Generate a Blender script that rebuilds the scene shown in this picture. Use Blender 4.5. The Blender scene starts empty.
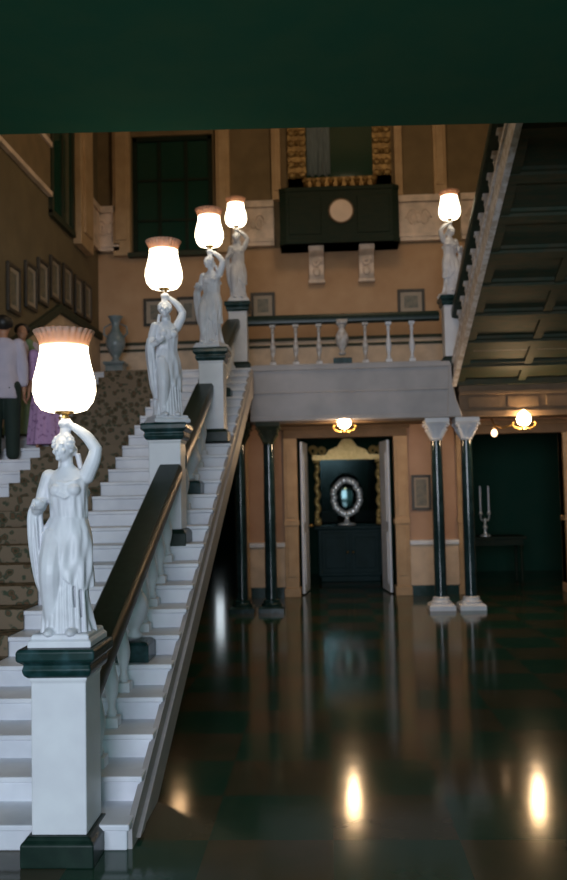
import bpy, bmesh, math, random
from mathutils import Vector, Matrix, noise
random.seed(7)
PI = math.pi
SC = bpy.context.scene
COL = SC.collection

# ------------------------------------------------------------------ materials
def lin(c):
    return tuple((v/255/12.92 if v/255 <= .04045 else ((v/255+.055)/1.055)**2.4) for v in c)

def mat(name, rgb, rough=.6, rgb2=None, scale=8, metal=0, spec=.5, emit=None, estr=0, kind='noise', bump=0, detail=4, lo=.35, hi=.65, stretch=(1, 1, 1), trans=0):
    m = bpy.data.materials.new(name); m.use_nodes = True
    nt = m.node_tree; b = nt.nodes['Principled BSDF']
    b.inputs['Base Color'].default_value = (*rgb, 1)
    b.inputs['Roughness'].default_value = rough
    b.inputs['Metallic'].default_value = metal
    b.inputs['Specular IOR Level'].default_value = spec
    if emit:
        b.inputs['Emission Color'].default_value = (*emit, 1); b.inputs['Emission Strength'].default_value = estr
    tc = nt.nodes.new('ShaderNodeTexCoord'); mp = nt.nodes.new('ShaderNodeMapping')
    mp.inputs['Scale'].default_value = stretch
    nt.links.new(tc.outputs['Object'], mp.inputs['Vector'])
    if kind == 'voronoi':
        t = nt.nodes.new('ShaderNodeTexVoronoi'); out = t.outputs['Distance']
    elif kind == 'wave':
        t = nt.nodes.new('ShaderNodeTexWave'); t.inputs['Distortion'].default_value = 6; t.inputs['Detail'].default_value = 3
        out = t.outputs['Fac']
    else:
        t = nt.nodes.new('ShaderNodeTexNoise'); t.inputs['Detail'].default_value = detail; out = t.outputs['Fac']
    t.inputs['Scale'].default_value = scale
    nt.links.new(mp.outputs[0], t.inputs['Vector'])
    if rgb2:
        r = nt.nodes.new('ShaderNodeValToRGB')
        r.color_ramp.elements[0].position = lo; r.color_ramp.elements[0].color = (*rgb, 1)
        r.color_ramp.elements[1].position = hi; r.color_ramp.elements[1].color = (*rgb2, 1)
        nt.links.new(out, r.inputs[0]); nt.links.new(r.outputs[0], b.inputs['Base Color'])
    if bump:
        bp = nt.nodes.new('ShaderNodeBump'); bp.inputs['Strength'].default_value = bump; bp.inputs['Distance'].default_value = .02
        nt.links.new(out, bp.inputs['Height']); nt.links.new(bp.outputs[0], b.inputs['Normal'])
    return m

M = {}
M['marble'] = mat('white_marble', (.74, .76, .80), .38, (.66, .67, .72), 5)
M['statue'] = mat('statue_marble', (.72, .74, .79), .42, (.64, .65, .70), 9)
M['stepm'] = mat('step_marble', (.76, .79, .85), .4, (.62, .65, .72), 4)
M['grey_marble'] = mat('grey_marble', (.42, .40, .41), .5, (.34, .33, .34), 3)
M['brown_marble'] = mat('mottled_marble', (.42, .36, .31), .4, (.62, .60, .60), 14, lo=.4, hi=.6)
M['green'] = mat('dark_green_marble', (.006, .028, .026), .25, (.03, .08, .09), 11, lo=.48, hi=.78, spec=.3)
M['rail'] = mat('green_rail_marble', (.005, .018, .013), .34, (.012, .030, .022), 16, lo=.4, hi=.7, spec=.3)
M['colshaft'] = mat('column_marble', (.006, .020, .022), .12, (.02, .045, .05), 9)
M['soffit'] = mat('soffit_shadow_green', (.016, .085, .052), .9, (.024, .090, .052), 3, spec=.08)  # green-black shadow tone put into the soffit's colour
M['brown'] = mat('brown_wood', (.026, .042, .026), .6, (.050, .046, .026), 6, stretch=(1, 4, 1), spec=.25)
M['beamwood'] = mat('cornice_wood', (.15, .10, .060), .6, (.20, .13, .078), 5, spec=.25)
M['terracotta'] = mat('ochre_wall_paint', lin((184, 148, 112)), .75, lin((172, 134, 98)), 2.5)
M['leftwall'] = mat('olive_wall_paint', lin((112, 98, 72)), .8, lin((100, 88, 64)), 2.5)
M['upper'] = mat('umber_wall_paint', lin((126, 106, 76)), .8, lin((114, 96, 68)), 4)
M['lowwall'] = mat('salmon_wall_paint', lin((180, 146, 120)), .65, lin((170, 134, 108)), 3)
M['cream'] = mat('cream_marble', lin((212, 186, 156)), .5, lin((190, 166, 140)), 5)
M['pilaster'] = mat('tan_pilaster_paint', lin((192, 160, 122)), .6, lin((178, 146, 108)), 5)
M['frieze'] = mat('frieze_plaster', lin((232, 208, 188)), .6, lin((196, 176, 158)), 5)
M['gold'] = mat('gilding', (.75, .55, .22), .4, (.60, .42, .14), 20, metal=.35, bump=.2)
M['gilt_dull'] = mat('dull_gilding', (.40, .25, .09), .5, (.20, .12, .04), 14, metal=.4, bump=.5)
M['darkwood'] = mat('dark_wood', (.008, .020, .013), .6, (.018, .024, .014), 6, stretch=(1, 1, 5), spec=.15)
M['cabinet'] = mat('bluegreen_lacquer', (.007, .026, .026), .5, (.012, .036, .040), 5, spec=.12)
M['blackroom'] = mat('dim_room_shade_tone', (.014, .055, .038), .9, (.019, .058, .040), 3, spec=.05)  # dimness and green-black shadow of the rear rooms put into this colour
M['whitepaint'] = mat('white_door_paint', (.80, .84, .90), .4, (.74, .78, .86), 3)
M['silver'] = mat('silver', (.90, .92, .91), .35, (.75, .78, .76), 20, metal=.5, bump=.4)
M['brass'] = mat('brass', (.55, .33, .10), .3, (.45, .26, .08), 20, metal=.9)
M['mirror'] = mat('old_mirror', (.035, .06, .06), .10, (.03, .05, .05), 4, metal=1)
M['photo'] = mat('faded_print', (.09, .10, .08), .5, (.20, .17, .12), 12)
M['mount'] = mat('picture_mount', (.34, .28, .21), .6, (.30, .24, .18), 5)
M['frame'] = mat('dark_picture_frame', (.020, .020, .014), .4, (.05, .036, .02), 8)
M['urn'] = mat('grey_glazed_urn', (.13, .19, .20), .3, (.22, .26, .28), 9)
M['disc'] = mat('pale_enamel', lin((222, 196, 176)), .5, lin((210, 184, 164)), 4)
M['skin'] = mat('skin', (.42, .22, .13), .5, (.40, .20, .12), 10)
M['hair'] = mat('black_hair', (.008, .007, .006), .5, (.016, .013, .01), 30)
M['lavender'] = mat('lavender_cotton', (.50, .46, .55), .85, (.44, .41, .50), 10)
M['palepink'] = mat('pale_pink_cotton', (.52, .41, .44), .85, (.46, .37, .40), 10)
M['greencloth'] = mat('sage_green_silk', (.15, .22, .10), .7, (.20, .27, .15), 9)
M['lilac'] = mat('lilac_print', (.46, .28, .48), .85, (.24, .12, .26), 34, lo=.56, hi=.66)
M['trousers'] = mat('dark_trousers', (.006, .020, .015), .8, (.010, .024, .018), 8)
M['peach'] = mat('peach_cloth', (.70, .36, .22), .7, (.6, .3, .18), 10)
M['bluecurtain'] = mat('bluegrey_curtain', (.16, .19, .20), .8, (.11, .14, .15), 6, stretch=(6, 6, 1))

def glow(name, c, s, c2=None):
    m = bpy.data.materials.new(name); m.use_nodes = True
    nt = m.node_tree; nt.nodes.clear()
    o = nt.nodes.new('ShaderNodeOutputMaterial'); e = nt.nodes.new('ShaderNodeEmission')
    e.inputs[0].default_value = (*c, 1); e.inputs[1].default_value = s
    nt.links.new(e.outputs[0], o.inputs[0]); return m
M['shade'] = glow('lit_opal_glass', (1, .86, .62), 7.5)
M['bulb'] = glow('lit_flame_bulb', (1, .66, .34), 70)
M['dimbulb'] = glow('dim_flame_bulb', (1, .62, .34), 5)
M['daywin'] = glow('daylit_window', (.80, .92, 1), 2.0)
M['midbulb'] = glow('shaded_flame_bulb', (1, .62, .32), 16)

def glass_rim():
    m = bpy.data.materials.new('frosted_rim_glass'); m.use_nodes = True
    nt = m.node_tree; b = nt.nodes['Principled BSDF']
    b.inputs['Base Color'].default_value = (.62, .42, .32, 1); b.inputs['Roughness'].default_value = .35
    t = nt.nodes.new('ShaderNodeBsdfTranslucent'); t.inputs[0].default_value = (.75, .5, .36, 1)
    mx = nt.nodes.new('ShaderNodeMixShader'); mx.inputs[0].default_value = .5
    nt.links.new(b.outputs[0], mx.inputs[1]); nt.links.new(t.outputs[0], mx.inputs[2])
    nt.links.new(mx.outputs[0], nt.nodes['Material Output'].inputs[0]); return m
M['rim'] = glass_rim()

def window_glass():
    m = bpy.data.materials.new('dark_window_glass'); m.use_nodes = True
    b = m.node_tree.nodes['Principled BSDF']
    b.inputs['Base Color'].default_value = (.010, .045, .032, 1); b.inputs['Roughness'].default_value = .06
    return m
M['pane'] = window_glass()

def floor_mat():
    m = bpy.data.materials.new('polished_tile_floor'); m.use_nodes = True
    nt = m.node_tree; b = nt.nodes['Principled BSDF']
    tc = nt.nodes.new('ShaderNodeTexCoord')
    ck = nt.nodes.new('ShaderNodeTexChecker'); ck.inputs['Scale'].default_value = 1.7
    nt.links.new(tc.outputs['Object'], ck.inputs['Vector'])
    n = nt.nodes.new('ShaderNodeTexNoise'); n.inputs['Scale'].default_value = 3; n.inputs['Detail'].default_value = 6
    nt.links.new(tc.outputs['Object'], n.inputs['Vector'])
    r1 = nt.nodes.new('ShaderNodeValToRGB'); r2 = nt.nodes.new('ShaderNodeValToRGB')
    for r, a, c in ((r1, (.013, .056, .036), (.024, .060, .038)), (r2, (.050, .054, .032), (.070, .058, .036))):  # tile greens also carry the green fog of the lifted shadows
        r.color_ramp.elements[0].position = .35; r.color_ramp.elements[1].position = .65
        r.color_ramp.elements[0].color = (*a, 1); r.color_ramp.elements[1].color = (*c, 1)
        nt.links.new(n.outputs['Fac'], r.inputs[0])
    mx = nt.nodes.new('ShaderNodeMix'); mx.data_type = 'RGBA'
    nt.links.new(ck.outputs['Fac'], mx.inputs['Factor'])
    nt.links.new(r1.outputs[0], mx.inputs['A']); nt.links.new(r2.outputs[0], mx.inputs['B'])
    nt.links.new(mx.outputs['Result'], b.inputs['Base Color'])
    b.inputs['Roughness'].default_value = .115
    b.inputs['Specular IOR Level'].default_value = .30
    bp = nt.nodes.new('ShaderNodeBump'); bp.inputs['Strength'].default_value = .04; bp.inputs['Distance'].default_value = .01
    n2 = nt.nodes.new('ShaderNodeTexNoise'); n2.inputs['Scale'].default_value = 6
    nt.links.new(tc.outputs['Object'], n2.inputs['Vector']); nt.links.new(n2.outputs['Fac'], bp.inputs['Height'])
    nt.links.new(bp.outputs[0], b.inputs['Normal'])
    return m
M['floor'] = floor_mat()

def carpet_mat():
    m = bpy.data.materials.new('patterned_carpet'); m.use_nodes = True
    nt = m.node_tree; b = nt.nodes['Principled BSDF']; b.inputs['Roughness'].default_value = .95
    b.inputs['Specular IOR Level'].default_value = .1
    tc = nt.nodes.new('ShaderNodeTexCoord')
    v = nt.nodes.new('ShaderNodeTexVoronoi'); v.inputs['Scale'].default_value = 15
    n = nt.nodes.new('ShaderNodeTexNoise'); n.inputs['Scale'].default_value = 14; n.inputs['Detail'].default_value = 3
    nt.links.new(tc.outputs['Object'], v.inputs['Vector']); nt.links.new(tc.outputs['Object'], n.inputs['Vector'])
    ad = nt.nodes.new('ShaderNodeMath'); ad.operation = 'ADD'
    nt.links.new(v.outputs['Distance'], ad.inputs[0]); nt.links.new(n.outputs['Fac'], ad.inputs[1])
    r = nt.nodes.new('ShaderNodeValToRGB'); e = r.color_ramp.elements
    e[0].position = .45; e[0].color = (.028, .038, .022, 1)
    e[1].position = 1.08; e[1].color = (.19, .145, .10, 1)
    for p, c in ((.62, (.065, .06, .034)), (.75, (.13, .075, .045)), (.86, (.05, .07, .046))):
        k = e.new(p); k.color = (*c, 1)
    nt.links.new(ad.outputs[0], r.inputs[0]); nt.links.new(r.outputs[0], b.inputs['Base Color'])
    return m
M['carpet'] = carpet_mat()

# ------------------------------------------------------------------ mesh helpers
def box(bm, x0, x1, y0, y1, z0, z1):
    v = [bm.verts.new((x, y, z)) for z in (z0, z1) for y in (y0, y1) for x in (x0, x1)]
    for f in ((0, 2, 3, 1), (4, 5, 7, 6), (0, 1, 5, 4), (2, 6, 7, 3), (0, 4, 6, 2), (1, 3, 7, 5)):
        bm.faces.new([v[i] for i in f])

def rings(bm, rs, cap=True, close=True):
    vs = [[bm.verts.new(p) for p in r] for r in rs]
    n = len(vs[0])
    for a, b in zip(vs, vs[1:]):
        for i in range(n if close else n-1):
            j = (i+1) % n
            bm.faces.new((a[i], a[j], b[j], b[i]))
    if cap:
        bm.faces.new(vs[0][::-1]); bm.faces.new(vs[-1])

def lathe(bm, prof, c=(0, 0, 0), seg=24, fn=None, cap=True):
    rs = []
    for r, z in prof:
        rs.append([Vector((c[0]+(r*(fn(2*PI*i/seg, z) if fn else 1))*math.cos(2*PI*i/seg),
                           c[1]+(r*(fn(2*PI*i/seg, z) if fn else 1))*math.sin(2*PI*i/seg), c[2]+z)) for i in range(seg)])
    rings(bm, rs, cap)

def square(bm, prof, c=(0, 0, 0)):
    rs = [[Vector((c[0]+sx*r, c[1]+sy*r, c[2]+z)) for sx, sy in ((-1, -1), (1, -1), (1, 1), (-1, 1))] for r, z in prof]
    rings(bm, rs)

def tube(bm, pts, rad, seg=10, flat=1, up=None):
    pts = [Vector(p) for p in pts]
    if not hasattr(rad, '__len__'): rad = [rad]*len(pts)
    rs = []; u = None
    for i, p in enumerate(pts):
        t = (pts[min(i+1, len(pts)-1)]-pts[max(i-1, 0)]).normalized()
        if u is None:
            u = t.cross(Vector((0, 0, 1)) if abs(t.z) < .9 else Vector((1, 0, 0))).normalized()
        else:
            u = (u-t*u.dot(t)).normalized()
        w = t.cross(u)
        rs.append([p+(u*math.cos(2*PI*k/seg)+w*math.sin(2*PI*k/seg)*flat)*rad[i] for k in range(seg)])
    rings(bm, rs)

def ball(bm, c, r, seg=16, rings_=10):
    if not hasattr(r, '__len__'): r = (r, r, r)
    bmesh.ops.create_uvsphere(bm, u_segments=seg, v_segments=rings_, radius=1,
                              matrix=Matrix.Translation(c) @ Matrix.Diagonal((*r, 1)))

def prism(bm, poly, axis, a, b):
    def P(u, v, w):
        return {'x': (w, u, v), 'y': (u, w, v), 'z': (u, v, w)}[axis]
    rings(bm, [[Vector(P(u, v, a)) for u, v in poly], [Vector(P(u, v, b)) for u, v in poly]])

def cat(keys, t):                                   # smooth interpolation of (t, values...) rows
    if t <= keys[0][0]: return keys[0][1:]
    for i in range(len(keys)-1):
        if t <= keys[i+1][0]:
            k0, k1, k2, k3 = keys[max(i-1, 0)], keys[i], keys[i+1], keys[min(i+2, len(keys)-1)]
            s = (t-k1[0])/(k2[0]-k1[0]); out = []
            for a, b, c, d in zip(k0[1:], k1[1:], k2[1:], k3[1:]):
                out.append(b+.5*s*(c-a+s*(2*a-5*b+4*c-d+s*(3*(b-c)+d-a))))
            return out
    return keys[-1][1:]

def obj(name, bm, m, parent=None, smooth=False, bevel=0):
    bmesh.ops.recalc_face_normals(bm, faces=bm.faces)
    me = bpy.data.meshes.new(name); bm.to_mesh(me); bm.free()
    me.materials.append(m)
    if smooth:
        for p in me.polygons: p.use_smooth = True
        if smooth == 'auto': me.set_sharp_from_angle(angle=math.radians(40))
    o = bpy.data.objects.new(name, me); COL.objects.link(o)
    if parent: o.parent = parent
    if bevel:
        b = o.modifiers.new('bevel', 'BEVEL'); b.width = bevel; b.segments = 2; b.limit_method = 'ANGLE'
    return o

def tag(o, label, category, group=None):
    o['label'] = label; o['category'] = category
    if group: o['group'] = group
    return o

def thing(name, label, category, loc=(0, 0, 0), rz=0, group=None):
    o = bpy.data.objects.new(name, None); COL.objects.link(o)
    o.empty_display_size = .05
    o.location = loc; o.rotation_euler = (0, 0, rz)
    return tag(o, label, category, group)

def struct(name, bm, m, parent=None, smooth=False, bevel=0):
    o = obj(name, bm, m, parent, smooth, bevel)
    if not parent: o['kind'] = 'structure'
    return o

def dup(root, loc, rz=None, label=None, group=None, mirror=False):
    r = root.copy(); COL.objects.link(r); r.location = loc
    if rz is not None: r.rotation_euler = (0, 0, rz)
    if mirror: r.scale = (-1, 1, 1)
    if label: r['label'] = label
    if group: r['group'] = group
    for ch in list(root.children):
        c = ch.copy(); COL.objects.link(c); c.parent = r
        for g in list(ch.children):
            d = g.copy(); COL.objects.link(d); d.parent = c
    return r

def remesh(o, voxel, smooth=3):
    m = o.modifiers.new('r', 'REMESH'); m.mode = 'VOXEL'; m.voxel_size = voxel; m.use_smooth_shade = True
    s = o.modifiers.new('s', 'SMOOTH'); s.factor = .5; s.iterations = smooth
    dg = bpy.context.evaluated_depsgraph_get(); dg.update()
    me = bpy.data.meshes.new_from_object(o.evaluated_get(dg))
    o.modifiers.clear(); old = o.data; o.data = me
    me.name = o.name
    for p in me.polygons: p.use_smooth = True
    bpy.data.meshes.remove(old)
    return o

NB = bmesh.new

# ------------------------------------------------------------------ dimensions
RUN, RISE, N = .2835, .1246, 26
Y0 = 4.0
LAND = RISE*N                   # 3.24
YL = Y0+RUN*(N-1)               # landing edge
XW, XR = -3.5, 4.4              # hall walls
XB = -1.195                      # line of the left balustrade
XS = -.93                       # outer face of the left stair
YB = 11.45                      # front of the bridge
YW = 13.2                       # rear wall
XF = 1.75                       # outer face of the upper flight
SL = RISE/RUN

# ------------------------------------------------------------------ the room
bm = NB(); box(bm, -5.4, 6.2, -8, YW+10, -.12, 0); struct('floor', bm, M['floor'])
bm = NB(); box(bm, XW-.2, XW, 2.0, YW+.2, 0, 9); struct('wall_left', bm, M['leftwall'])
bm = NB(); box(bm, XR, XR+.2, 2.0, YW+.2, 0, 9); struct('wall_right', bm, M['leftwall'])
bm = NB(); box(bm, XW-.2, XR+.2, YW, YW+.2, LAND-.1, 5.42)
struct('wall_back', bm, M['terracotta'])
# upper storey of the rear wall, with the window opening left free
WX0, WX1, WZ0, WZ1 = -2.95, -1.66, 5.40, 7.3
bm = NB()
box(bm, XW-.2, WX0, YW, YW+.2, 5.42, 9); box(bm, WX1, XR+.2, YW, YW+.2, 5.42, 9); box(bm, WX0, WX1, YW, YW+.2, WZ1, 9)
struct('wall_back_upper', bm, M['upper'])
bm = NB(); box(bm, XW-.2, XR+.2, 5.6, YW+.2, 9, 9.2); struct('ceiling', bm, M['upper'])
# the gallery under which the photographer stands: dark soffit and front beam
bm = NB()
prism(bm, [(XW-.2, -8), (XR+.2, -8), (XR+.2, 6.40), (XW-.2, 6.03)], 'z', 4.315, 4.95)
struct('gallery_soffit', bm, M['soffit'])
bm = NB(); prism(bm, [(XW-.2, 5.85), (XR+.2, 6.22), (XR+.2, 6.36), (XW-.2, 5.99)], 'z', 4.95, 9.1)
struct('wall_front_upper', bm, M['upper'])

# lower rear wall with three doorways
D = [(-2.75, -1.33), (-.42, 1.06), (2.16, 3.62)]
DT = 2.42
bm = NB()
xs = [XW-.2]+[v for d in D for v in d]+[XR+.2]
for a, b in zip(xs[::2], xs[1::2]): box(bm, a, b, YW, YW+.22, 0, DT)
box(bm, XW-.2, XR+.2, YW, YW+.22, DT, LAND-.1)
struct('wall_back_lower', bm, M['lowwall'])
for i, (a, b) in enumerate(D):
    w = .21 if i == 1 else .15
    bm = NB()
    for x0, x1 in ((a-w, a), (b, b+w)):
        box(bm, x0, x1, YW-.07, YW+.22, .12, DT+.02)
        box(bm, x0-.02, x1+.02, YW-.10, YW+.2, 0, .14)
        box(bm, x0+.04, x1-.04, YW-.085, YW-.06, .3, 1.05)
        box(bm, x0+.04, x1-.04, YW-.085, YW-.06, 1.2, DT-.15)
        box(bm, x0-.015, x1+.015, YW-.095, YW+.2, 1.08, 1.16)
    struct('door_%d' % (i+1), bm, M['pilaster'], bevel=.008)
    bm = NB(); box(bm, a-w, b+w, YW-.09, YW+.2, DT, DT+.16); box(bm, a-w-.04, b+w+.04, YW-.13, YW+.2, DT+.13, DT+.2)
    struct('trim_%d' % (i+1), bm, M['beamwood'], bevel=.008)
# marble dado of the lower wall
bm = NB()
for a, b in ((1.27, 2.01), (-1.18, -.63), (3.77, XR), (XW, -2.9)):
    box(bm, a, b, YW-.05, YW+.01, .14, .76)
struct('baseboard_back', bm, M['cream'], bevel=.01)
bm = NB()
for a, b in ((1.27, 2.01), (-1.18, -.63), (3.77, XR), (XW, -2.9)):
    box(bm, a, b, YW-.07, YW+.01, 0, .15)
struct('baseboard_back_plinth', bm, M['green'])
bm = NB()
for a, b in ((1.27, 2.01), (-1.18, -.63), (3.77, XR), (XW, -2.9)):
    box(bm, a, b, YW-.09, YW+.01, .76, .83)
struct('trim_18', bm, M['marble'], bevel=.01)
# dim rooms behind
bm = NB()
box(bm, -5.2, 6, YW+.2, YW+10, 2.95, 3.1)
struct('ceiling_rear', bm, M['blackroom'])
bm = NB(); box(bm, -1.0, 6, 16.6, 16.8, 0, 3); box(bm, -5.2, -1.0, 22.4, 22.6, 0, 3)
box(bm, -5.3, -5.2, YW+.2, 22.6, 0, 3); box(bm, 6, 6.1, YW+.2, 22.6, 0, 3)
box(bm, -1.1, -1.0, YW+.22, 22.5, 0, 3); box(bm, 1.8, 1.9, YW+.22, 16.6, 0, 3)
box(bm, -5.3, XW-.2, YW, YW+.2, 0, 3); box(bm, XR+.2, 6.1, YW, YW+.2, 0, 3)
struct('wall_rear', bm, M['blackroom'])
bm = NB(); box(bm, -2.90, -2.70, 22.34, 22.4, 1.2, 2.25); w = struct('window_2', bm, M['daywin'])
bm = NB(); box(bm, -2.99, -2.93, 22.3, 22.4, 1.04, 2.42); box(bm, -2.68, -2.62, 22.3, 22.4, 1.04, 2.42)
box(bm, -2.93, -2.68, 22.3, 22.4, 1.04, 1.1); box(bm, -2.93, -2.68, 22.3, 22.4, 2.36, 2.42)
obj('window_frame', bm, M['darkwood'], w)

# door leaves of the centre doorway, white, folded back
for sx, x, ang in ((1, .99, math.radians(97)), (-1, -.36, math.radians(84))):
    bm = NB()
    box(bm, 0, .62, -.02, .02, .02, DT-.04)
    for z0, z1 in ((.15, .95), (1.1, 2.2)):
        box(bm, .09, .53, -.032, .032, z0, z1)
    o = struct('door_leaf', bm, M['whitepaint'], bevel=.006)
    o.location = (x, YW+.15, 0); o.rotation_euler = (0, 0, ang)
    bm = NB(); tube(bm, [(.57, -.02, 1.05), (.57, -.07, 1.05)], .012); ball(bm, (.57, -.075, 1.05), .028)
    obj('door_handle', bm, M['brass'], o, True)

# ---- upper rear wall dressing
def band(bm, a, b, horizontal=True):
    box(bm, a, b, YW-.05, YW+.01, 5.56, 6.08)
    box(bm, a, b, YW-.10, YW+.01, 5.44, 5.56)
    box(bm, a, b, YW-.12, YW+.01, 5.50, 5.53)
    box(bm, a, b, YW-.10, YW+.01, 6.06, 6.16)
    # carved scroll relief
    n = max(1, int((b-a)/.5)); w = (b-a)/n
    for k in range(n):
        c = a+w*(k+.5)
        for s in (-1, 1):
            pts = []
            for t in range(19):
                th = t/18*3.4*PI; r = .15*(1-t/22)
                pts.append((c+s*(.10+r*math.cos(th)*.6), YW-.055, 5.81+r*math.sin(th)))
            tube(bm, pts, [.022*(1-.4*t/18) for t in range(19)], 6)
        ball(bm, (c, YW-.055, 5.81), (.05, .03, .09), 10, 6)
for i, (a, b) in enumerate([(XW, -3.14), (-1.36, -.70), (1.12, 1.98), (2.2, XR)]):
    bm = NB(); band(bm, a, b); struct('trim_%d' % (i+4), bm, M['frieze'])
PIL = [(-3.24, -2.97), (-1.60, -1.38), (-.72, -.58), (1.20, 1.32), (1.80, 2.00)]
for i, (a, b) in enumerate(PIL):
    bm = NB()
    box(bm, a, b, YW-.10, YW+.01, 5.36 if i < 2 else 6.16, 9); box(bm, a+.04, b-.04, YW-.125, YW, 5.6 if i < 2 else 6.3, 8.8)
    struct('trim_%d' % (i+8), bm, M['pilaster'], bevel=.01)
bm = NB()
box(bm, XW, XR, YW-.03, YW+.01, LAND+.02, LAND+.70)
struct('baseboard_landing', bm, M['cream'])
bm = NB(); box(bm, XW, XR, YW-.07, YW+.01, LAND+.70, LAND+.745); box(bm, XW, XR, YW-.05, YW+.01, LAND+.60, LAND+.64)
struct('trim_13', bm, M['brown'])

# tall dark window over the landing
bm = NB()
for k in range(1, 3):
    x = WX0+(WX1-WX0)*k/3; box(bm, x-.025, x+.025, YW+.06, YW+.12, WZ0, WZ1)
for z in (5.95, 6.6): box(bm, WX0, WX1, YW+.065, YW+.115, z-.02, z+.02)
for x0, x1, z0, z1 in ((WX0, WX0+.07, WZ0, WZ1), (WX1-.07, WX1, WZ0, WZ1), (WX0, WX1, WZ0, WZ0+.06), (WX0, WX1, WZ1-.07, WZ1)):
    box(bm, x0, x1, YW+.04, YW+.15, z0, z1)
w1 = struct('window_1', bm, M['darkwood'])
bm = NB(); box(bm, WX0, WX1, YW+.085, YW+.095, WZ0, WZ1); obj('window_pane', bm, M['pane'], w1)
bm = NB(); box(bm, WX0-.05, WX1+.05, YW-.12, YW+.05, WZ0-.07, WZ0); obj('window_sill', bm, M['brown'], w1)

# ---- left wall dressing
bm = NB()
box(bm, XW, XW+.06, 6.5, 10.75, 5.50, 5.56)
box(bm, XW, XW+.06, 6.5, 10.75, 6.15, 6.22)
struct('trim_14', bm, M['frieze'])
bm = NB(); box(bm, XW, XW+.03, 6.5, 10.75, 5.56, 6.9); struct('trim_19', bm, M['upper'])
bm = NB(); box(bm, XW-.02, XW+.02, 10.8, 11.75, 5.34, 8.2)
w3 = struct('window_3', bm, M['pane'])
bm = NB(); box(bm, XW, XW+.05, 10.76, 10.84, 5.3, 8.2); box(bm, XW, XW+.05, 11.7, 11.78, 5.3, 8.2); box(bm, XW, XW+.06, 10.76, 11.78, 5.26, 5.34)
box(bm, XW, XW+.04, 11.24, 11.30, 5.34, 8.2)
obj('window_frame', bm, M['brown'], w3)
bm = NB(); box(bm, XW, XW+.12, 11.85, 12.5, 5.2, 9); box(bm, XW, XW+.15, 11.98, 12.37, 5.4, 8.8); struct('trim_15', bm, M['pilaster'], bevel=.01)
bm = NB()
box(bm, XW, XW+.06, 12.6, YW, 5.44, 5.56); box(bm, XW, XW+.04, 12.6, YW, 5.56, 6.08); box(bm, XW, XW+.07, 12.6, YW, 6.06, 6.16)
struct('trim_16', bm, M['frieze'])
# dado and its rail climbing the left wall with the stairs
def stairline(y): return SL*(y-Y0)
bm = NB()
prism(bm, [(4.2, 0.2), (YL, LAND+.02), (YW, LAND+.02), (YW, LAND+.80), (YL, LAND+.80), (4.2, .2+.80)], 'x', XW-.01, XW+.03)
struct('baseboard_left', bm, M['cream'])
bm = NB()
prism(bm, [(4.2, 1.0), (YL, LAND+.80), (YW, LAND+.80), (YW, LAND+.92), (YL, LAND+.92), (4.2, 1.12)], 'x', XW-.01, XW+.07)
struct('trim_17', bm, M['brown'], bevel=.015)

# ------------------------------------------------------------------ the lower flight
st = thing('staircase', 'broad white marble flight rising from the hall floor to the landing', 'staircase', (0, Y0, 0))
for k in range(N):
    bm = NB()
    y, z = RUN*k, RISE*k
    dep = RUN+.03 if k < N-1 else .34
    box(bm, XW+.04, XS-.02, y, y+dep, z-.02 if k else 0, z+RISE-.028)
    box(bm, XW+.04, XS-.005, y-.022, y+dep, z+RISE-.03, z+RISE)
    obj('step', bm, M['stepm'], st, bevel=.008)
bm = NB()
prism(bm, [(RUN*1.2, .0), (RUN*(N-1), SL*RUN*(N-2.3)-.03), (RUN*(N-1)+.2, SL*RUN*(N-2.3)-.03), (RUN*(N-1)+.2, LAND-.06), (RUN*(N-1), LAND-.15), (RUN*.6, .0)], 'x', XW+.04, XS-.03)
obj('underside_slab', bm, M['grey_marble'], st)
bm = NB()
prism(bm, [(.02, 0), (.02, .09), (RUN*(N-1), SL*RUN*(N-1)+.08), (RUN*(N-1)+.3, LAND+.02), (RUN*(N-1)+.3, LAND-.36), (RUN*(N-1), SL*RUN*(N-1)-.29), (.62, 0)], 'x', XS-.03, XS)
s_ = [(.1, .02), (RUN*(N-1), SL*RUN*(N-1)-.0), (RUN*(N-1), SL*RUN*(N-1)-.05), (.2, .02)]
prism(bm, s_, 'x', XS-.01, XS+.02)
obj('side_string', bm, M['grey_marble'], st)
# runner
bm = NB()
prof = []
for k in range(N):
    y, z = Y0+RUN*k, RISE*k
    prof += [(y-.026 if k else y-.03, z+(.004 if k else .0)), (y-.03, z+RISE+.008)]
prof.append((YW-.2, LAND+.008))
th = .02
for (ya, za), (yb, zb) in zip(prof, prof[1:]):
    v = [bm.verts.new(p) for p in ((-2.87, ya, za), (-2.03, ya, za), (-2.03, yb, zb), (-2.87, yb, zb))]
    bm.faces.new(v)
bmesh.ops.remove_doubles(bm, verts=bm.verts, dist=1e-4)
bmesh.ops.recalc_face_normals(bm, faces=bm.faces)
c = obj('stair_runner', bm, M['carpet'])
sm = c.modifiers.new('s', 'SOLIDIFY'); sm.thickness = .007; sm.offset = 0
tag(c, 'brown and olive patterned carpet runner climbing the middle of the white stairs', 'carpet')

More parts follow.
